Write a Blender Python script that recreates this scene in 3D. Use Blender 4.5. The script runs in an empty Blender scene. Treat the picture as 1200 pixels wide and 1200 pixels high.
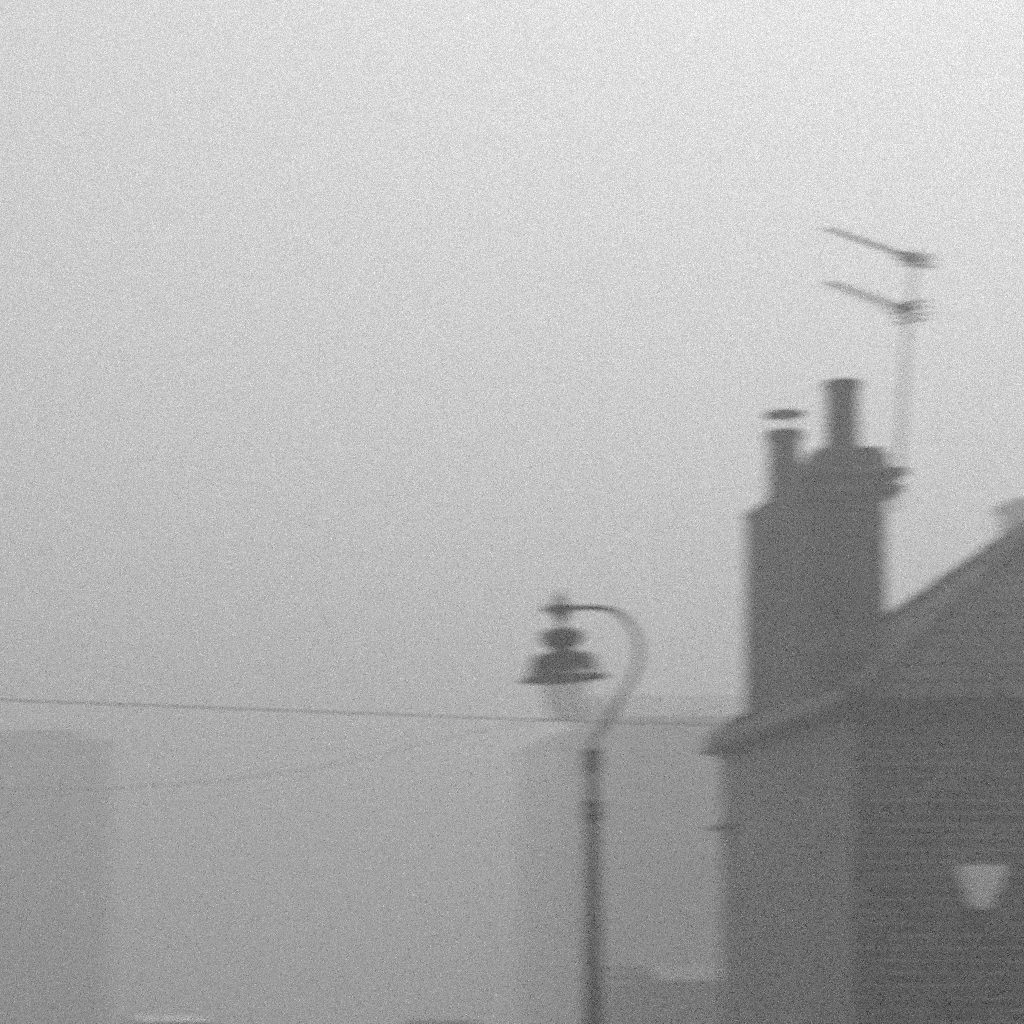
import bpy, bmesh, math, random
from mathutils import Vector, Matrix
R = math.radians
random.seed(7)
S = bpy.context.scene
COL = S.collection

# ------------------------------------------------------------------ camera
EYE = 1.6                     # eye height above the pavement
F = 3590.0                    # focal length in photograph pixels (1200 wide)
CX, CY = -33.0, 1180.0        # point the camera looks at (level), in photograph pixels
cd = bpy.data.cameras.new('camera')
cam = bpy.data.objects.new('camera', cd); COL.objects.link(cam)
cam.location = (0, 0, EYE); cam.rotation_euler = (R(90), 0, 0)
cd.sensor_width = 36.0; cd.lens = F/1200*36
cd.shift_x = (600-CX)/1200; cd.shift_y = (CY-600)/1200
cd.clip_start = 0.1; cd.clip_end = 2000
cd.dof.use_dof = True         # focused far too close, through an oval (anamorphic) aperture
cd.dof.focus_distance = 3.0
cd.dof.aperture_fstop = 22.0
cd.dof.aperture_ratio = 0.195
S.camera = cam

# ------------------------------------------------------------------ world, sun, exposure
SUN_EL, SUN_AZ = R(56), R(31)          # azimuth measured from the view direction (+Y) to the right
w = bpy.data.worlds.new('World'); S.world = w; w.use_nodes = True
nt = w.node_tree; nt.nodes.clear()
sky = nt.nodes.new('ShaderNodeTexSky'); sky.sky_type = 'NISHITA'; sky.sun_disc = False
sky.sun_elevation = SUN_EL; sky.sun_rotation = SUN_AZ
sky.air_density = 1.0; sky.dust_density = 6.0; sky.ozone_density = 1.0
bw = nt.nodes.new('ShaderNodeRGBToBW')
bg = nt.nodes.new('ShaderNodeBackground'); bg.inputs['Strength'].default_value = 0.12
wo = nt.nodes.new('ShaderNodeOutputWorld')
nt.links.new(sky.outputs['Color'], bw.inputs['Color'])
nt.links.new(bw.outputs['Val'], bg.inputs['Color'])
nt.links.new(bg.outputs['Background'], wo.inputs['Surface'])
sd = bpy.data.lights.new('sun', 'SUN'); sd.energy = 0.6; sd.angle = R(20)
sun = bpy.data.objects.new('sun', sd); COL.objects.link(sun)
sdir = Vector((math.sin(SUN_AZ)*math.cos(SUN_EL), math.cos(SUN_AZ)*math.cos(SUN_EL), math.sin(SUN_EL)))
sun.rotation_euler = (-sdir).to_track_quat('-Z', 'Y').to_euler()
sun.location = (20, 20, 60)
S.view_settings.view_transform = 'Standard'; S.view_settings.look = 'None'
S.view_settings.gamma = 1.0; S.view_settings.use_curve_mapping = False
S.view_settings.exposure = 0.13
S.render.engine = 'CYCLES'
S.cycles.use_denoising = False         # the photograph is coarse grained high-speed film
S.cycles.use_adaptive_sampling = True; S.cycles.adaptive_threshold = 0.065; S.cycles.adaptive_min_samples = 12
S.cycles.volume_bounces = 2; S.cycles.max_bounces = 6
S.cycles.filter_width = 1.6
S.cycles.sampling_pattern = 'TABULATED_SOBOL'
HAZE_DENSITY = 0.018

# ------------------------------------------------------------------ helpers
def P(px, py, d):
    """world point at distance d along the view for a photograph pixel"""
    return Vector(((px-CX)*d/F, d, EYE+(CY-py)*d/F))

def mat(name, base, rough=0.8, nscale=8.0, amp=0.25, bump=0.3, metal=0.0, rnd=0.0, stretch=(1,1,1)):
    m = bpy.data.materials.new(name); m.use_nodes = True
    t = m.node_tree; b = t.nodes['Principled BSDF']
    b.inputs['Roughness'].default_value = rough; b.inputs['Metallic'].default_value = metal
    tc = t.nodes.new('ShaderNodeTexCoord'); mp = t.nodes.new('ShaderNodeMapping')
    mp.inputs['Scale'].default_value = stretch
    t.links.new(tc.outputs['Object'], mp.inputs['Vector'])
    n1 = t.nodes.new('ShaderNodeTexNoise'); n1.inputs['Scale'].default_value = nscale; n1.inputs['Detail'].default_value = 6
    n2 = t.nodes.new('ShaderNodeTexNoise'); n2.inputs['Scale'].default_value = nscale*9; n2.inputs['Detail'].default_value = 3
    for n in (n1, n2): t.links.new(mp.outputs['Vector'], n.inputs['Vector'])
    mix = t.nodes.new('ShaderNodeMath'); mix.operation = 'MULTIPLY_ADD'
    mix.inputs[1].default_value = 0.7
    t.links.new(n1.outputs['Fac'], mix.inputs[0])
    h = t.nodes.new('ShaderNodeMath'); h.operation = 'MULTIPLY'; h.inputs[1].default_value = 0.3
    t.links.new(n2.outputs['Fac'], h.inputs[0]); t.links.new(h.outputs[0], mix.inputs[2])
    last = mix.outputs[0]
    if rnd:
        oi = t.nodes.new('ShaderNodeObjectInfo')
        k = t.nodes.new('ShaderNodeMath'); k.operation = 'SUBTRACT'; k.inputs[1].default_value = 0.5
        t.links.new(oi.outputs['Random'], k.inputs[0])
        k2 = t.nodes.new('ShaderNodeMath'); k2.operation = 'MULTIPLY_ADD'; k2.inputs[1].default_value = rnd
        t.links.new(k.outputs[0], k2.inputs[0]); t.links.new(last, k2.inputs[2]); last = k2.outputs[0]
    cr = t.nodes.new('ShaderNodeMapRange'); cr.inputs['From Min'].default_value = 0.2; cr.inputs['From Max'].default_value = 0.8
    cr.inputs['To Min'].default_value = base*(1-amp); cr.inputs['To Max'].default_value = base*(1+amp); cr.clamp = False
    t.links.new(last, cr.inputs['Value'])
    t.links.new(cr.outputs['Result'], b.inputs['Base Color'])
    if bump:
        bp = t.nodes.new('ShaderNodeBump'); bp.inputs['Strength'].default_value = bump; bp.inputs['Distance'].default_value = 0.01
        t.links.new(n2.outputs['Fac'], bp.inputs['Height']); t.links.new(bp.outputs['Normal'], b.inputs['Normal'])
    return m

M = dict(
    iron=mat('black_iron_paint', 0.012, 0.45, 14, 0.4, 0.15),
    brick=mat('dark_brick', 0.092, 0.9, 6, 0.35, 0.6, rnd=1.3),
    mortar=mat('mortar', 0.60, 0.95, 12, 0.25, 0.6),
    render=mat('old_cement_render', 0.27, 0.92, 2.2, 0.45, 0.5),
    stack=mat('sooty_chimney_render', 0.15, 0.92, 1.6, 0.8, 0.6, stretch=(1,1,.4)),
    stone=mat('weathered_stone', 0.16, 0.9, 5, 0.35, 0.5),
    slate=mat('slate', 0.034, 0.85, 5, 0.35, 0.3, rnd=0.9),
    hip=mat('hip_tile_clay', 0.08, 0.85, 6, 0.3, 0.4, rnd=0.5),
    lead=mat('lead_flashing', 0.2, 0.5, 6, 0.2, 0.2),
    dark_board=mat('dark_painted_board', 0.025, 0.6, 4, 0.3, 0.2),
    pale_board=mat('weathered_pale_board', 0.27, 0.6, 4, 0.25, 0.2),
    gutter=mat('grey_gutter', 0.16, 0.4, 5, 0.2, 0.1),
    pot=mat('clay_chimney_pot', 0.11, 0.8, 8, 0.4, 0.3),
    alu=mat('dull_aluminium', 0.18, 0.45, 20, 0.2, 0.05, metal=0.5),
    cable=mat('black_cable', 0.03, 0.6, 10, 0.2, 0.0),
    far_wall=mat('far_render', 0.22, 0.9, 0.7, 0.25, 0.2),
    far_pale=mat('far_pale_render', 0.40, 0.9, 0.4, 0.25, 0.2),
    far_roof=mat('far_slate', 0.08, 0.6, 1.5, 0.3, 0.2),
    glass_dark=mat('window_glass', 0.03, 0.08, 2, 0.2, 0.0),
    garage_roof=mat('pale_cement_sheet', 0.20, 0.9, 3, 0.35, 0.3),
    roughcast=mat('pale_roughcast', 0.38, 0.95, 1.3, 0.4, 0.7, stretch=(1,1,.35)),
    white_render=mat('far_white_render', 0.6, 0.9, .5, .25, .2),
    white=mat('off_white_paint', 0.82, 0.55, 3, 0.12, 0.1),
    asphalt=mat('asphalt', 0.05, 0.85, 1.5, 0.3, 0.6),
    flags=mat('concrete_flags', 0.13, 0.9, 3, 0.25, 0.4),
    earth=mat('dull_grass', 0.06, 0.95, 0.8, 0.4, 0.8),
    car_pale=mat('pale_car_paint', 0.5, 0.25, 1, 0.05, 0.0),
    car_dark=mat('dark_car_paint', 0.05, 0.25, 1, 0.1, 0.0),
    rubber=mat('tyre_rubber', 0.02, 0.8, 20, 0.2, 0.1),
    chrome=mat('wheel_alloy', 0.4, 0.3, 10, 0.1, 0.0, metal=0.8),
    lamp_lens=mat('headlight_lens', 0.6, 0.1, 10, 0.05, 0.0),
)
for k_ in ('slate', 'hip', 'dark_board'): M[k_].node_tree.nodes['Principled BSDF'].inputs['Specular IOR Level'].default_value = 0.2
def glass_mat(name, col, trans, rough, alpha_mix):
    """thin old glass: part clear, part milky"""
    m = bpy.data.materials.new(name); m.use_nodes = True; t = m.node_tree
    b = t.nodes['Principled BSDF']; b.inputs['Base Color'].default_value = (col, col, col, 1); b.inputs['Roughness'].default_value = rough
    tl = t.nodes.new('ShaderNodeBsdfTranslucent'); tl.inputs['Color'].default_value = (col, col, col, 1)
    tr = t.nodes.new('ShaderNodeBsdfTransparent'); tr.inputs['Color'].default_value = (.95, .95, .95, 1)
    m1 = t.nodes.new('ShaderNodeMixShader'); m1.inputs[0].default_value = trans
    m2 = t.nodes.new('ShaderNodeMixShader')
    nz = t.nodes.new('ShaderNodeTexNoise'); nz.inputs['Scale'].default_value = 9
    tc = t.nodes.new('ShaderNodeTexCoord'); t.links.new(tc.outputs['Object'], nz.inputs['Vector'])
    mr = t.nodes.new('ShaderNodeMapRange'); mr.inputs['To Min'].default_value = max(0, alpha_mix-.1); mr.inputs['To Max'].default_value = min(1, alpha_mix*1.12)
    t.links.new(nz.outputs['Fac'], mr.inputs['Value']); t.links.new(mr.outputs['Result'], m2.inputs[0])
    t.links.new(b.outputs[0], m1.inputs[1]); t.links.new(tl.outputs[0], m1.inputs[2])
    t.links.new(m1.outputs[0], m2.inputs[1]); t.links.new(tr.outputs[0], m2.inputs[2])
    t.links.new(m2.outputs[0], t.nodes['Material Output'].inputs['Surface'])
    return m
M['lamp_glass'] = glass_mat('dusty_lamp_glass', 0.33, 0.6, 0.25, 0.79)
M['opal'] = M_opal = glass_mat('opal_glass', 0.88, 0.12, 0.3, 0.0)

b_ = M_opal.node_tree.nodes['Principled BSDF']            # faint emission added to brighten the wall lamp's pale bowl
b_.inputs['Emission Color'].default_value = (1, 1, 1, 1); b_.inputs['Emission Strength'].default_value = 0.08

def link(name, me, m, parent=None, loc=None):
    o = bpy.data.objects.new(name, me); COL.objects.link(o)
    if m is not None and not me.materials: me.materials.append(m)
    if parent is not None: o.parent = parent
    if loc is not None: o.location = loc
    return o
def build(name, bm, m, parent=None, smooth=False, loc=None):
    bmesh.ops.recalc_face_normals(bm, faces=bm.faces)
    me = bpy.data.meshes.new(name); bm.to_mesh(me); bm.free()
    if smooth:
        for p in me.polygons: p.use_smooth = True
        try: me.set_sharp_from_angle(angle=R(40))
        except Exception: pass
    return link(name, me, m, parent, loc)
def thing(name, loc, label, cat, group=None):
    o = bpy.data.objects.new(name, None); COL.objects.link(o); o.location = loc; o.empty_display_size = .2
    return tag(o, label, cat, group)
def tag(o, label, cat, group=None):
    o['label'] = label; o['category'] = cat
    if group: o['group'] = group
    return o
def struct(o): o['kind'] = 'structure'; return o
def box(bm, x0, x1, y0, y1, z0, z1, bev=0.0):
    v = [bm.verts.new(c) for c in ((x0,y0,z0),(x1,y0,z0),(x1,y1,z0),(x0,y1,z0),(x0,y0,z1),(x1,y0,z1),(x1,y1,z1),(x0,y1,z1))]
    fs = [bm.faces.new([v[i] for i in q]) for q in ((0,3,2,1),(4,5,6,7),(0,1,5,4),(1,2,6,5),(2,3,7,6),(3,0,4,7))]
    if bev:
        es = list({e for f in fs for e in f.edges})
        bmesh.ops.bevel(bm, geom=es, offset=bev, segments=1, affect='EDGES')
    return v
def boxo(name, m, parent, x0, x1, y0, y1, z0, z1, bev=0.0):
    """box in world coordinates, origin at its centre, parented to an object with identity rotation"""
    c = Vector(((x0+x1)/2, (y0+y1)/2, (z0+z1)/2)); bm = bmesh.new()
    box(bm, x0-c.x, x1-c.x, y0-c.y, y1-c.y, z0-c.z, z1-c.z, bev)
    return place(build(name, bm, m), parent, c)
def wloc(o):
    v = Vector(o.location)
    while o.parent: o = o.parent; v += o.location
    return v
def place(o, parent, c):
    o.parent = parent; o.location = Vector(c) - (wloc(parent) if parent else Vector((0,0,0))); return o
def lathe(name, m, parent, prof, c, seg=28):
    """prof: list of (radius, z) bottom to top, about the vertical through c"""
    bm = bmesh.new(); rings = []
    for r, z in prof:
        rings.append([bm.verts.new((max(r,1e-4)*math.cos(2*math.pi*i/seg), max(r,1e-4)*math.sin(2*math.pi*i/seg), z)) for i in range(seg)])
    for a, b in zip(rings, rings[1:]):
        for i in range(seg):
            j = (i+1) % seg; bm.faces.new((a[i], a[j], b[j], b[i]))
    bm.faces.new(list(reversed(rings[0]))); bm.faces.new(rings[-1])
    return place(build(name, bm, m, smooth=True), parent, c)
def tube_bm(bm, pts, rad, seg=10):
    pts = [Vector(p) for p in pts]; rings = []
    up = Vector((0,0,1)); prev = None
    for i, p in enumerate(pts):
        t = (pts[min(i+1,len(pts)-1)] - pts[max(i-1,0)]).normalized()
        if prev is None:
            a = t.orthogonal().normalized()
        else:
            a = (prev - t*prev.dot(t)).normalized()
        prev = a; b = t.cross(a)
        r = rad[i] if isinstance(rad, (list, tuple)) else rad
        rings.append([bm.verts.new(p + a*r*math.cos(2*math.pi*k/seg) + b*r*math.sin(2*math.pi*k/seg)) for k in range(seg)])
    for x, y in zip(rings, rings[1:]):
        for k in range(seg):
            j = (k+1) % seg; bm.faces.new((x[k], x[j], y[j], y[k]))
    bm.faces.new(list(reversed(rings[0]))); bm.faces.new(rings[-1])
def tube(name, m, parent, pts, rad, seg=10):
    c = Vector(pts[0]); bm = bmesh.new(); tube_bm(bm, [Vector(p)-c for p in pts], rad, seg)
    return place(build(name, bm, m, smooth=True), parent, c)
def spline(pts, n=8):
    pts = [Vector(p) for p in pts]; out = []
    q = [pts[0]*2-pts[1]] + pts + [pts[-1]*2-pts[-2]]
    for i in range(1, len(q)-2):
        for k in range(n):
            t = k/n; a, b, c, d = q[i-1], q[i], q[i+1], q[i+2]
            out.append(0.5*((2*b)+(c-a)*t+(2*a-5*b+4*c-d)*t*t+(3*b-a-3*c+d)*t**3))
    out.append(pts[-1]); return out
def poly_prism(name, m, parent, verts, faces, c=(0,0,0), smooth=False):
    c = Vector(c); bm = bmesh.new(); v = [bm.verts.new(Vector(p)-c) for p in verts]
    for f in faces: bm.faces.new([v[i] for i in f])
    return place(build(name, bm, m, smooth=smooth), parent, c)
def hip_roof(name, m, parent, x0, x1, y0, y1, z0, z1, thick=0.06, hip_l=True, hip_r=True):
    """hipped roof solid, ridge along x"""
    ym = (y0+y1)/2; h = (y1-y0)/2
    a = x0+h if hip_l else x0; b = x1-h if hip_r else x1
    V = [(x0,y0,z0),(x1,y0,z0),(x1,y1,z0),(x0,y1,z0),(x0,y0,z0+thick),(x1,y0,z0+thick),(x1,y1,z0+thick),(x0,y1,z0+thick),(a,ym,z1),(b,ym,z1)]
    Fc = [(0,3,2,1),(0,1,5,4),(1,2,6,5),(2,3,7,6),(3,0,4,7),(4,5,9,8),(6,7,8,9),(7,4,8),(5,6,9)]
    return poly_prism(name, m, parent, V, Fc, ((x0+x1)/2, ym, z0))

# ------------------------------------------------------------------ ground
bm = bmesh.new(); box(bm, -240, 240, -20, 300, -0.6, -0.02)
struct(build('ground', bm, M['earth']))
bm = bmesh.new(); box(bm, -5.2, 2.2, -18, 290, -0.015, -0.005)
struct(build('road', bm, M['asphalt']))
bm = bmesh.new(); box(bm, 2.33, 16.0, -18, 70, -0.016, 0.0)
struct(build('pavement', bm, M['flags']))
kb = boxo('kerb_stone', M['stone'], None, -0.065, 0.065, -0.45, 0.45, -0.115, 0.015, 0.012)
kb.location = (2.265, 1, -0.05)
kerb = struct(boxo('kerb', M['mortar'], None, 2.205, 2.325, -17, 69, -0.02, -0.008))
place(kb, kerb, (2.265, -16, -0.055))
for i in range(1, 92):
    c = kb.copy(); COL.objects.link(c); c.parent = kerb; c.location = kb.location + Vector((0, i*0.91, random.uniform(-.003,.003)))

# ------------------------------------------------------------------ the near house
WX0, WX1, WY0, WY1 = 5.62, 10.70, 19.50, 22.95
EZ = 3.50                                            # underside of the roof at the eaves
house = thing('house', (WX0, WY0, 0), 'dark hip-roofed house filling the right edge, brick front, big chimney at its near end', 'house')
# front wall: mortar bed with bricks set proud of it
fw = boxo('front_wall', M['mortar'], house, WX0+.012, WX1, WY0+.014, WY0+.30, 0, 3.46)
BL, BH, J, BD = 0.212, 0.064, 0.0145, 0.10
def brick_mesh(L):
    bm = bmesh.new(); box(bm, -L/2, L/2, -BD/2, BD/2, -BH/2, BH/2, 0.004)
    bmesh.ops.recalc_face_normals(bm, faces=bm.faces)
    me = bpy.data.meshes.new('brick'); bm.to_mesh(me); bm.free(); me.materials.append(M['brick']); return me
full, half = brick_mesh(BL), brick_mesh(0.1025)
rest = bmesh.new()
NC = int(3.40/(BH+J))
for r in range(NC):
    z = 0.02 + r*(BH+J) + BH/2
    x = WX0; first = True
    while x < WX1-0.05:
        L, me = (0.1025, half) if (first and r % 2) else (BL, full)
        first = False
        if x+L > WX1+.03: break
        cx = x+L/2; dy = random.uniform(-.004, .004); dz = random.uniform(-.002,.002)
        if z > 1.28 and cx < 7.75:
            b = bpy.data.objects.new('brick', me); COL.objects.link(b); place(b, fw, (cx, WY0+BD/2+dy, z+dz))
            b.rotation_euler = (random.uniform(-.01,.01), random.uniform(-.006,.006), random.uniform(-.008,.008))
        else:
            o = wloc(fw); box(rest, cx-L/2-o.x, cx+L/2-o.x, WY0+dy-o.y, WY0+BD+dy-o.y, z-BH/2-o.z, z+BH/2-o.z)
        x += L+J
o = build('brickwork', rest, M['brick'], fw); o['kind'] = 'stuff'
boxo('end_wall', M['roughcast'], house, WX0-.004, WX0+.26, WY0+.115, WY1, 0, 3.46)
boxo('corner_quoin', M['roughcast'], house, WX0-.002, WX0+.0095, WY0+.012, WY0+.112, 0, 3.455)
boxo('back_wall', M['render'], house, WX0+.265, WX1, WY1-.27, WY1-.004, 0, 3.455)
boxo('side_wall', M['render'], house, WX1-.26, WX1+.004, WY0+.305, WY1-.275, 0, 3.455)
boxo('stone_ledge', M['stone'], house, WX0-.085, WX0-.006, WY1-.42, WY1+.05, 2.922, 2.955, .006)
# roof
ex0, ex1, ey0, ey1 = 5.555, 10.80, 19.39, 23.02
ym = (ey0+ey1)/2; hw = (ey1-ey0)/2; RZ = 4.94; zt = EZ+.06
roof = hip_roof('roof', M['dark_board'], house, ex0, ex1, ey0, ey1, EZ, RZ)
rise = RZ-zt; sl = math.hypot(hw, rise)
def clip(poly, px, py, nx, ny):
    out = []
    for i in range(len(poly)):
        a, b = poly[i], poly[(i+1) % len(poly)]
        da = (a[0]-px)*nx+(a[1]-py)*ny; db = (b[0]-px)*nx+(b[1]-py)*ny
        if da >= 0: out.append(a)
        if (da >= 0) != (db >= 0):
            t = da/(da-db); out.append((a[0]+(b[0]-a[0])*t, a[1]+(b[1]-a[1])*t))
    return out
def slates(origin, ux, vx, length, individually=True):
    """origin: eave corner; ux: unit along the eave; vx: unit up the slope; both ends hipped"""
    ux, vx = Vector(ux), Vector(vx); n = ux.cross(vx)
    if n.z < 0: n = -n
    GA, SWID, SLEN = 0.205, 0.250, 0.40
    joined = bmesh.new(); top = sl; r = 0
    while r*GA < top-.05:
        v0 = r*GA-.035; v1 = min(v0+SLEN, top-.01)
        u = -(SWID/2 if r % 2 else 0)
        while u < length:
            a = u+.003; b = u+SWID-.003; ju = random.uniform(-.008,.008)
            pg = [(a, v0+ju), (b, v0+ju+random.uniform(-.004,.004)), (b, v1), (a, v1)]
            pg = clip(pg, 0, 0, sl, -hw)                    # left hip line
            pg = clip(pg, length, 0, -sl, -hw) if pg else pg
            u += SWID
            if len(pg) < 3: continue
            ar = abs(sum(p[0]*q[1]-q[0]*p[1] for p, q in zip(pg, pg[1:]+pg[:1])))/2
            if ar < .004: continue
            th = .006; lift = random.uniform(0,.005)
            def pos(p, h):
                lay = .012*(1-(p[1]-v0)/SLEN)+.004+lift     # tail rides on the course below
                return Vector(origin)+ux*p[0]+vx*p[1]+n*(lay+h)
            lo = [pos(p, 0) for p in pg]; hi = [pos(p, th) for p in pg]
            if individually:
                bm = bmesh.new(); c = sum(lo, Vector())/len(lo)
            else: bm = joined; c = wloc(roof)
            vl = [bm.verts.new(p-c) for p in lo]; vh = [bm.verts.new(p-c) for p in hi]
            bm.faces.new(vh); bm.faces.new(list(reversed(vl)))
            for i in range(len(vl)):
                j = (i+1) % len(vl); bm.faces.new((vl[i], vl[j], vh[j], vh[i]))
            if individually: place(build('slate', bm, M['slate']), roof, c)
        r += 1
    if not individually:
        o = build('slating', joined, M['slate'], roof); o['kind'] = 'stuff'
    else: joined.free()
slates((ex0, ey0, zt), (1,0,0), (0, hw/sl, rise/sl), ex1-ex0)
slates((ex0, ey1, zt), (0,-1,0), (hw/sl, 0, rise/sl), ey1-ey0)
slates((ex1, ey1, zt), (-1,0,0), (0, -hw/sl, rise/sl), ex1-ex0, False)
slates((ex1, ey0, zt), (0,1,0), (-hw/sl, 0, rise/sl), ey1-ey0, False)
# hip and ridge tiles: short half-round pieces
def hip_line(a, b, n):
    a, b = Vector(a), Vector(b); d = (b-a)/n; L = d.length
    ang = [math.pi*k/8 for k in range(9)]
    bm = bmesh.new(); ra = []
    for s, r0 in ((0,.085),(1,.074)):
        ra.append([[bm.verts.new((s*L*1.04, r*math.cos(t), r*math.sin(t)*.8)) for t in ang] for r in (r0, r0-.014)])
    for k in range(8):
        bm.faces.new((ra[0][0][k], ra[1][0][k], ra[1][0][k+1], ra[0][0][k+1]))
        bm.faces.new((ra[0][1][k], ra[1][1][k], ra[1][1][k+1], ra[0][1][k+1]))
        for s in (0,1): bm.faces.new((ra[s][0][k], ra[s][0][k+1], ra[s][1][k+1], ra[s][1][k]))
    bmesh.ops.recalc_face_normals(bm, faces=bm.faces)
    me = bpy.data.meshes.new('hip_tile'); bm.to_mesh(me); bm.free(); me.materials.append(M['hip'])
    x = d.normalized(); y = Vector((0,0,1)).cross(x).normalized(); z = x.cross(y)
    rot = Matrix((x, y, z)).transposed().to_euler()
    for i in range(n):
        o = bpy.data.objects.new('hip_tile', me); COL.objects.link(o); place(o, roof, a+d*i+Vector((0,0,.01+random.uniform(0,.006)))); o.rotation_euler = rot
ap = (ex0+hw, ym, RZ); bp = (ex1-hw, ym, RZ)
hip_line((ex0, ey0, zt), ap, 7); hip_line((ex0, ey1, zt), ap, 7)
hip_line((ex1, ey0, zt), bp, 7); hip_line((ex1, ey1, zt), bp, 7); hip_line(ap, bp, 4)
# eaves: fascia boards, soffit trim and gutters
boxo('fascia_board', M['dark_board'], house, ex0+.03, ex1-.03, ey0+.045, ey0+.070, 3.395, EZ-.002)
boxo('fascia_board', M['dark_board'], house, ex0+.035, ex0+.060, ey0+.075, ey1-.035, 3.455, EZ-.003)
boxo('eaves_trim', M['stone'], house, ex0+.12, ex1-.05, ey0+.074, ey0+.105, 3.375, 3.388)
def gutter(a, b, out, m, rr=.055):
    a, b, out = Vector(a), Vector(b), Vector(out); bm = bmesh.new()
    prof = []
    for k in range(11):
        t = math.pi*k/10; prof.append((rr*math.cos(t), -rr*math.sin(t)))
    prof2 = [(p[0]*.88, p[1]*.88) for p in prof]
    rings = []
    for q in (a, b):
        rings.append([[bm.verts.new(q-a+out*p[0]+Vector((0,0,p[1]))) for p in pr] for pr in (prof, prof2)])
    for k in range(10):
        bm.faces.new((rings[0][0][k], rings[1][0][k], rings[1][0][k+1], rings[0][0][k+1]))
        bm.faces.new((rings[0][1][k], rings[1][1][k], rings[1][1][k+1], rings[0][1][k+1]))
        for s in (0,1): bm.faces.new((rings[s][0][k], rings[s][0][k+1], rings[s][1][k+1], rings[s][1][k]))
    for kk in (0, 10):
        bm.faces.new((rings[0][0][kk], rings[1][0][kk], rings[1][1][kk], rings[0][1][kk]))
    return place(build('gutter', bm, m, smooth=True), house, a)
boxo('fascia_board', M['pale_board'], house, ex0-.055, ex0-.004, ey0+.02, ey1-.02, EZ+.034, EZ+.125, .008)
boxo('drip_moulding', M['dark_board'], house, ex0-.080, ex0-.003, ey0+.01, ey1-.01, EZ-.012, EZ+.032, .004)
gutter((ex0+.02, ey0-.035, EZ-.025), (ex1, ey0-.035, EZ-.025), (0,-1,0), M['dark_board'])

# chimney: long stack across the end of the house, two pots
ch = boxo('chimney', M['stack'], house, 5.565, 6.015, 20.14, 22.06, 3.515, 4.93, .012)
YS = 20.54                                           # the nearer flue is carried up higher than the far one
def course(z0, z1, o_, m='stack'): boxo('oversailing_course', M[m], ch, 5.565-o_*.6, 6.015+o_, 20.14-o_*.6, YS+min(o_,.02), z0, z1, .008)
course(4.932, 4.975, .03); course(4.977, 5.028, .100); course(5.030, 5.087, .03)
course(5.089, 5.140, .120); course(5.142, 5.245, .012, 'stone')
boxo('flaunching', M['stack'], ch, 5.570, 6.010, 20.15, YS-.01, 5.247, 5.29, .02)
boxo('far_flue', M['stack'], ch, 5.567, 6.013, YS+.025, 22.058, 4.932, 5.095, .008)
boxo('far_flue_cap', M['stone'], ch, 5.555, 6.025, YS+.027, 22.07, 5.097, 5.150, .012)
boxo('lead_flashing', M['lead'], ch, 5.548, 6.03, 20.12, 20.137, 3.93, 4.08)
def pot(c, h, r, prof):
    return lathe('chimney_pot', M['pot'], ch, [(r*k, h*t) for k, t in prof], c)
PX1 = P(987, 525, 20.285); PX2 = P(919, 588, 21.50)
pot((PX1.x, 20.285, 5.280), .462, .108, [(1.12,0),(1.10,.05),(1.0,.10),(.98,.5),(.98,.84),(1.02,.87),(1.12,.90),(1.13,.98),(1.06,1.0),(.85,1.0),(.80,.7)])
pot((PX2.x, 21.50, 5.148), .490, .116, [(1.1,0),(1.08,.06),(.98,.12),(.94,.82),(.98,.86),(1.14,.90),(1.15,.97),(1.05,1.0),(.85,1.0),(.80,.7)])
cowl = lathe('cowl_plate', M['iron'], ch, [(.132,0),(.140,.006),(.135,.022),(.08,.045),(.012,.055)], (PX2.x, 21.50, 5.745))
for k in range(3):
    a = k*2.094+.5
    tube('cowl_leg', M['iron'], ch, [(PX2.x+.10*math.cos(a), 21.50+.10*math.sin(a), 5.60), (PX2.x+.10*math.cos(a), 21.50+.10*math.sin(a), 5.74)], .005, 6)

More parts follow.
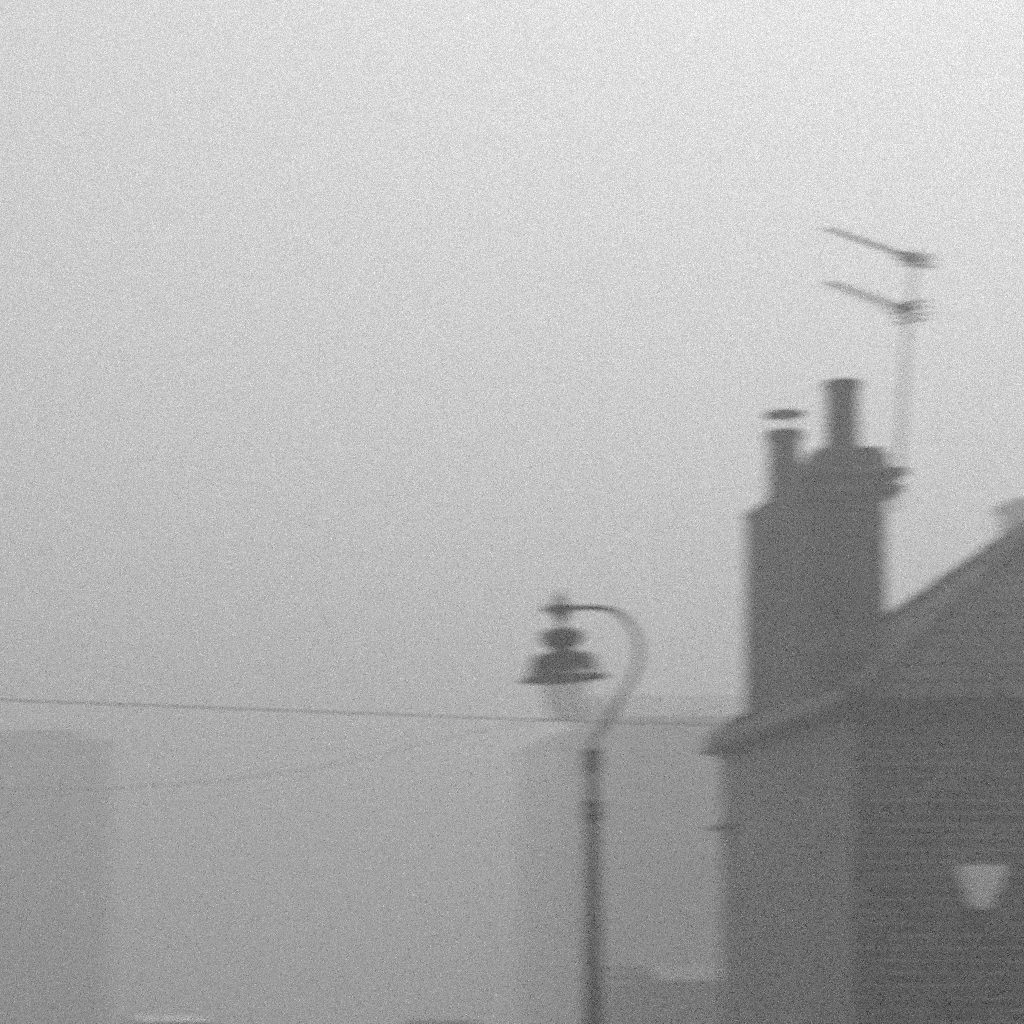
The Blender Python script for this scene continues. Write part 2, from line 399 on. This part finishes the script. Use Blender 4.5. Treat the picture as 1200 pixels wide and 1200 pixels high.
# ------------------------------------------------------------------ television aerials on one mast
base = Vector((6.015+.105+.02, 20.35, 4.9))
def on(px, py, d): return P(px, py, d)
aer = thing('tv_aerial', base, 'tall thin aerial mast with two pointed aerials above the chimney', 'aerial')
m0, m1, m2 = on(1050, 600, 20.35), on(1064, 380, 20.35), on(1074, 292, 20.35)
mast = spline([m0, on(1057, 480, 20.35), m1, m2], 6)
tube('mast', M['alu'], aer, mast, .0115, 10)
for z in (4.99+.02, 5.13):
    boxo('wall_bracket', M['iron'], aer, 6.12, 6.165, 20.325, 20.375, z, z+.03)
bd = Vector((-.705, -.709, 0)).normalized(); ed = Vector((.709, -.705, 0))
def yagi(c, L, sp, tilt, ed):
    d = (bd+Vector((0,0,tilt))).normalized()
    tail = c - d*.10; tip = c + d*L
    tube('boom', M['alu'], aer, [tail, tip], .008, 8)
    for k in range(11):
        p = c + d*(.10+.103*k*(L/1.25)); hl = .105-.003*k
        tube('director', M['alu'], aer, [p-ed*hl, p+ed*hl], .0032, 6)
    for k, dz in enumerate((-sp,-sp*.37,sp*.37,sp)):
        p = tail + Vector((0,0,dz)) - bd*abs(dz)*-.25
        tube('reflector', M['alu'], aer, [p-ed*.125, p+ed*.125], .0075, 6)
    tube('reflector_upright', M['alu'], aer, [tail+Vector((0,0,-sp)), tail+Vector((0,0,sp))], .006, 6)
    q = c + d*.03
    loop = [q-ed*.11+Vector((0,0,.018)), q+ed*.11+Vector((0,0,.018)), q+ed*.12, q+ed*.11-Vector((0,0,.018)), q-ed*.11-Vector((0,0,.018)), q-ed*.12, q-ed*.11+Vector((0,0,.018))]
    tube('dipole', M['alu'], aer, loop, .006, 6)
    bm = bmesh.new(); box(bm, -.03,.03,-.025,.025,-.03,.03,.006); place(build('junction_box', bm, M['iron']), aer, q)
yagi(on(1067, 302, 20.33), 1.11, .040, 0.0, (ed+Vector((0,0,-.26))).normalized())
yagi(on(1060, 363, 20.33), 1.02, .062, .015, ed)

# ------------------------------------------------------------------ wall lantern
D = WY0-.165
lc = P(1150, 1066, D)
wl = thing('wall_lamp', (lc.x, WY0-.004, lc.z), 'small pale bowl-shaped wall lamp tapering downwards on the brick front', 'lamp')
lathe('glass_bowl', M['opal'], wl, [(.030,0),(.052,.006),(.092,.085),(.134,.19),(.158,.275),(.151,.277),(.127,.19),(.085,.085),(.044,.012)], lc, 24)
lathe('base_cup', M['iron'], wl, [(.004,-.075),(.03,-.060),(.035,-.040),(.070,-.024),(.085,-.010),(.080,-.001)], lc, 20)
tube('bracket_arm', M['iron'], wl, spline([lc+Vector((0,0,-.06)), lc+Vector((0,.05,-.11)), lc+Vector((0,.11,-.10)), Vector((lc.x, WY0-.01, lc.z-.03))], 6), .012, 8)
boxo('back_plate', M['iron'], wl, lc.x-.045, lc.x+.045, WY0-.022, WY0-.006, lc.z-.12, lc.z+.06, .004)

# ------------------------------------------------------------------ street lamp
LD = 19.0
lp = P(697, 1180, LD)
lamp = thing('street_lamp', (lp.x, LD, 0), 'black swan-neck street lamp with hooded lantern and round column', 'street lamp')
k = LD/F
def L(px, py): return P(px, py, LD)
top = L(694, 876)
# the column leans very slightly
def col_piece(name, prof_px):
    bm = bmesh.new(); rings = []; seg = 24
    c0 = Vector((lp.x, LD, 0))
    for py, r in prof_px:
        z = EYE+(CY-py)*k; x = lp.x + (694-697)*k*max(0, z)/top.z
        rings.append([bm.verts.new((x-c0.x+r*math.cos(2*math.pi*i/seg), r*math.sin(2*math.pi*i/seg), z)) for i in range(seg)])
    for a, b in zip(rings, rings[1:]):
        for i in range(seg):
            j = (i+1) % seg; bm.faces.new((a[i], a[j], b[j], b[i]))
    bm.faces.new(list(reversed(rings[0]))); bm.faces.new(rings[-1])
    return build(name, bm, M['iron'], lamp, smooth=True)
zpx = lambda z: CY-(z-EYE)/k
col_piece('column', [(zpx(1.15), .060), (965, .040), (962, .038), (912, .034), (905, .036)])
col_piece('column_base', [(zpx(0.0), .13), (zpx(.06), .13), (zpx(.08), .105), (zpx(.95), .095), (zpx(1.0), .11), (zpx(1.05), .108), (zpx(1.14), .066)])
col_piece('collar', [(964, .042), (962, .062), (955, .066), (949, .052), (943, .064), (939, .060), (937, .038)])
col_piece('socket', [(906, .040), (904, .052), (900, .055), (882, .055), (878, .052), (876, .030)])
arm_pts = [(694, 880), (697, 866), (711, 845), (729, 815), (744, 788), (749, 765), (745, 744), (733, 725), (715, 714.5), (695, 712), (657, 712.5), (636, 714)]
arm = spline([L(*p) for p in arm_pts], 8)
n = len(arm)
tube('swan_neck_arm', M['iron'], lamp, arm, [.018-.002*i/n for i in range(n)], 12)
cx_ = L(657, 712)
tilt = R(-2.6)
def lan(name, m, prof, seg=32):
    o = lathe(name, m, lamp, [(r*k, (712-py)*k) for r, py in prof], cx_, seg); o.rotation_euler = (0, tilt, 0); return o
lan('arm_boss', M['iron'], [(6,728),(8,722),(15,717),(18,712.5),(15,708.5),(8,706),(6,702)])
lan('finial', M['iron'], [(5,702.5),(6,700),(4,698),(2.5,695),(.5,689)])
lan('hanger', M['iron'], [(5,738),(4,734),(4,728)])
lan('vent_cap', M['iron'], [(14,759),(19,757),(23.5,753),(25,748),(24.5,742),(20,738),(9,736.5),(4,736)])
lan('neck', M['iron'], [(20,767),(15,763),(14,760),(14.5,758)])
lan('hood', M['iron'], [(48,797),(51.5,796.5),(51,794.5),(42,789),(38.5,780),(36.5,772),(33,767.5),(18,764.5)])
lan('glass_bowl', M['lamp_glass'], [(8,846),(13,844.5),(18,838),(23,822),(27,797.3)])
tag_ = boxo('column_door', M['iron'], lamp, lp.x-.05, lp.x+.05, LD-.103, LD-.097, .35, .75, .002)

# ------------------------------------------------------------------ overhead cables
def cable(name, pts, r, label, parent=None):
    o = tube(name, M['cable'], None, spline(pts, 8), r, 8); return tag(o, label, 'cable', 'overhead cables')
cable('overhead_cable', [P(-330, 806, 17.0), P(0, 820, 18.6), P(320, 832, 20.2), P(640, 844, 21.8), P(790, 848, 22.5), P(842, 850, 22.8)], .0038,
      'dark cable running almost level from the left edge to the house eaves')
cable('overhead_cable', [P(738, 830, 80.5), P(660, 840, 77), P(596, 851, 74), P(525, 864, 70), P(419, 891, 66), P(328, 906, 60), P(247, 916, 56), P(80, 925, 50), P(-250, 918, 42)], [.022-.015*i/64 for i in range(65)],
      'faint sagging cable dropping leftwards from the hazy house in the middle')

# ------------------------------------------------------------------ hazy house in the middle distance
d = 80.0
xl = P(738, 0, d).x
hz = thing('house', (xl, d, 0), 'faint house in the haze between the lamp column and the near house', 'house')
zE = P(0, 846, d).z
boxo('wall', M['far_wall'], hz, xl, xl+12, d, d+9, 0, zE)
hip_roof('roof', M['far_roof'], hz, xl-.12, xl+12.15, d-.15, d+9.15, zE+.002, P(0, 815, d+4.5).z, .12, hip_l=False)
boxo('gutter', M['dark_board'], hz, xl-.1, xl+12.2, d-.26, d-.152, zE+.02, zE+.12)
d = 100.0
xl = P(660, 0, d).x
hf = thing('house', (xl, d, 0), 'palest hip-roofed house in the haze directly behind the lamp column', 'house')
zE = P(0, 862, d).z
boxo('wall', M['white_render'], hf, xl, xl+5.5, d, d+8, 0, zE)
hip_roof('roof', M['far_roof'], hf, xl-.15, xl+5.65, d-.15, d+8.15, zE+.002, P(0, 848, d+4).z, .12, hip_r=False)
def windows(parent, xs, zs, y, w=1.0, h=1.5):
    for zz in zs:
        for xx in xs:
            f = boxo('window', M['white'], parent, xx-w/2-.06, xx+w/2+.06, y-.03, y-.004, zz-.06, zz+h+.06)
            for a in (-1, 1): boxo('pane', M['glass_dark'], f, xx+(-w/2 if a < 0 else .025), xx+(-.025 if a < 0 else w/2), y-.036, y-.032, zz, zz+h)
            boxo('sill', M['stone'], f, xx-w/2-.15, xx+w/2+.15, y-.12, y-.005, zz-.17, zz-.065)
windows(hz, [P(738, 0, 80).x+1.5+2.6*i for i in range(4)], (1.0, 4.2), 80.0)
# garage with a pale fascia, and the yard wall beside it
d = 48.0
g0 = P(779, 0, d).x
ga = thing('garage', (g0, d, 0), 'low garage with a pale sloping roof front beside the near house', 'garage')
zt_ = P(0, 1132, d).z; zb_ = P(0, 1147, d).z
boxo('wall', M['brick'], ga, g0+.08, g0+4.6, d+.05, d+5, 0, zb_-.062)
zq = P(0, 1131, d+.9).z
poly_prism('roof', M['garage_roof'], ga, [(g0-.1,d-.1,zb_-.02),(g0+4.7,d-.1,zb_-.02),(g0+4.7,d+.9,zq),(g0-.1,d+.9,zq),(g0-.1,d+5.1,zq+.03),(g0+4.7,d+5.1,zq+.03),(g0-.1,d-.1,zb_-.06),(g0+4.7,d-.1,zb_-.06),(g0+4.7,d+5.1,zq-.05),(g0-.1,d+5.1,zq-.05),(g0+4.7,d+.9,zq-.06),(g0-.1,d+.9,zq-.06)],
  [(0,1,2,3),(3,2,5,4),(6,7,1,0),(6,0,3,11),(11,3,4,9),(1,7,10,2),(2,10,8,5),(4,5,8,9),(7,6,11,10),(10,11,9,8)], (g0, d, zb_))
boxo('gable_board', M['dark_board'], ga, g0+.081, g0+4.6, d+1.0, d+5, zb_+.001, zb_+.12)
gd = boxo('door', M['dark_board'], ga, g0+.5, g0+3.3, d+.02, d+.048, .02, zb_-.06)
for i in range(6): boxo('door_panel', M['dark_board'], gd, g0+.56, g0+3.24, d+.004, d+.019, .08+i*.32, .36+i*.32)
boxo('handle', M['chrome'], gd, g0+1.85, g0+1.97, d-.03, d+.003, .98, 1.02)
y0 = P(744, 0, d).x
yw = thing('yard_wall', (y0, d, 0), 'low dark yard wall just left of the pale-roofed garage', 'wall')
boxo('wall', M['brick'], yw, y0, g0+.05, d+.10, d+.33, 0, P(0, 1154, d).z)
boxo('coping', M['brick'], yw, y0-.03, g0+.06, d+.06, d+.37, P(0, 1154, d).z+.002, P(0, 1150, d).z+.003, .01)

# ------------------------------------------------------------------ hazy block at the left edge
d = 110.0
xr = P(129, 0, d).x
bk = thing('building', (xr, d, 0), 'faint flat-topped block in the haze at the left edge', 'building')
zt_ = P(0, 856, d).z
boxo('wall', M['far_pale'], bk, xr-15, xr, d, d+12, 0, zt_-.32)
windows(bk, [xr-1.9-2.7*i for i in range(5)], (1.0, 4.3, 7.5), d, 1.1, 1.6)
boxo('parapet', M['far_pale'], bk, xr-15.1, xr-.95, d-.1, d+12.1, zt_-.318, zt_)
boxo('cornice', M['stone'], bk, xr-15.2, xr+.2, d-.25, d-.102, zt_-.62, zt_-.42)

# ------------------------------------------------------------------ house behind, only its chimney above the near roof
d = 50.0
xc = P(1190, 0, d+2.6).x
hb = thing('house', (xc-.8, d, 0), 'hazy house behind, only its chimney showing above the near roof at right', 'house')
zr = P(0, 668, d+3.2).z
boxo('wall', M['far_wall'], hb, xc-.6, xc+8, d, d+6.4, 0, zr-2.4)
hip_roof('roof', M['far_roof'], hb, xc-.8, xc+8.2, d-.2, d+6.6, zr-2.398, zr, .1)
c2 = boxo('chimney', M['stack'], hb, xc+.05, xc+1.0, d+2.6, d+3.6, zr-2.0, P(0, 592, d+2.6).z)
boxo('oversailing_course', M['stack'], c2, xc-.02, xc+1.07, d+2.53, d+3.67, P(0, 592, d+2.6).z+.002, P(0, 584, d+2.6).z)

# ------------------------------------------------------------------ parked cars, roofs just above the lower edge
def car(loc, rz, paint, label):
    t = thing('parked_car', loc, label, 'car', 'cars parked in the haze')
    t.rotation_euler = (0, 0, rz)
    prof = [(-2.0,.38),(-2.05,.62),(-1.98,.86),(-1.55,.95),(-1.45,.97),(.75,.97),(1.65,.84),(1.95,.70),(2.0,.45),(1.95,.30),(-1.95,.30)]
    cab = [(-1.75,.955),(-1.42,1.36),(-1.0,1.44),(-.3,1.46),(.25,1.42),(.95,.955)]
    def loft(name, pr, ws, m, parent=t):
        bm = bmesh.new(); cs = []
        for y, s in ws:
            zc = sum(p[1] for p in pr)/len(pr); xcn = sum(p[0] for p in pr)/len(pr)
            cs.append([bm.verts.new((xcn+(p[0]-xcn)*s, y(p[1]) if callable(y) else y, zc+(p[1]-zc)*s)) for p in pr])
        for a, b in zip(cs, cs[1:]):
            for i in range(len(pr)):
                j = (i+1) % len(pr); bm.faces.new((a[i], a[j], b[j], b[i]))
        bm.faces.new(cs[0]); bm.faces.new(cs[-1])
        return build(name, bm, m, parent, smooth=True)
    loft('body', prof, [(-.84,.96),(-.80,1),(.80,1),(.84,.96)], paint)
    cabw = lambda s: (lambda z: s*(.78-.20*(z-.955)/.5))
    loft('cabin', cab, [(cabw(-1),1),(cabw(1),1)], paint)
    for s in (-1, 1):
        V = [(-1.5, s*(.782-.2*.02/.5), .99), (.72, s*(.782-.2*.02/.5), .99), (.18, s*(.782-.2*.4/.5), 1.36), (-1.28, s*(.782-.2*.34/.5), 1.30)]
        V2 = [(x, y+s*.012, z) for x, y, z in V]
        poly_prism('side_window', M['glass_dark'], None, V+V2, [(0,1,2,3),(7,6,5,4),(0,4,5,1),(1,5,6,2),(2,6,7,3),(3,7,4,0)]).parent = t
        h = poly_prism('headlight', M['lamp_lens'], None, [(1.86,s*.5,.64),(1.86,s*.74,.64),(1.80,s*.74,.78),(1.82,s*.5,.78),(1.985,s*.5,.64),(1.975,s*.74,.64),(1.88,s*.74,.78),(1.89,s*.5,.78)],
                   [(0,1,2,3),(7,6,5,4),(0,4,5,1),(1,5,6,2),(2,6,7,3),(3,7,4,0)]); h.parent = t
        for x in (-1.25, 1.25):
            bm = bmesh.new()
            bmesh.ops.create_cone(bm, cap_ends=True, segments=24, radius1=.30, radius2=.30, depth=.19, matrix=Matrix.Rotation(R(90), 4, 'X'))
            wv = build('wheel', bm, M['rubber'], t, smooth=True, loc=(x, s*.76, .30))
            bm = bmesh.new()
            bmesh.ops.create_cone(bm, cap_ends=True, segments=20, radius1=.19, radius2=.17, depth=.20, matrix=Matrix.Rotation(R(90), 4, 'X'))
            build('rim', bm, M['chrome'], wv, smooth=True)
    for (xa, za, xb, zb, wa, wb) in ((.90,.985,.27,1.395,.74,.58), (-1.72,.99,-1.44,1.33,.74,.60)):
        nx = .014 if xa > 0 else -.014
        V = [(xa,-wa,za),(xa,wa,za),(xb,wb,zb),(xb,-wb,zb)]; V2 = [(x+nx, y, z+.012) for x, y, z in V]
        poly_prism('windscreen' if xa > 0 else 'rear_window', M['glass_dark'], None, V+V2, [(0,1,2,3),(7,6,5,4),(0,4,5,1),(1,5,6,2),(2,6,7,3),(3,7,4,0)]).parent = t
    return t
p = P(187, 1188, 52); car((p.x, 52, 0), R(96), M['car_pale'], 'pale car in the haze, only its roof showing at the bottom left')
p = P(515, 1190, 58); car((p.x, 58, 0), R(84), M['car_dark'], 'dark car in the haze, only its roof showing at the bottom centre')

# ------------------------------------------------------------------ the air
bm = bmesh.new(); box(bm, -260, 260, -24, 310, -1.7, 11.9)
hzb = build('haze', bm, None); hzb['kind'] = 'stuff'
hm = bpy.data.materials.new('haze_air'); hm.use_nodes = True; t = hm.node_tree
for nd in list(t.nodes):
    if nd.type != 'OUTPUT_MATERIAL': t.nodes.remove(nd)
pv = t.nodes.new('ShaderNodeVolumePrincipled')
pv.inputs['Color'].default_value = (.72, .72, .72, 1); pv.inputs['Density'].default_value = HAZE_DENSITY
pv.inputs['Anisotropy'].default_value = 0.6
t.links.new(pv.outputs['Volume'], t.nodes['Material Output'].inputs['Volume'])
hzb.data.materials.append(hm)
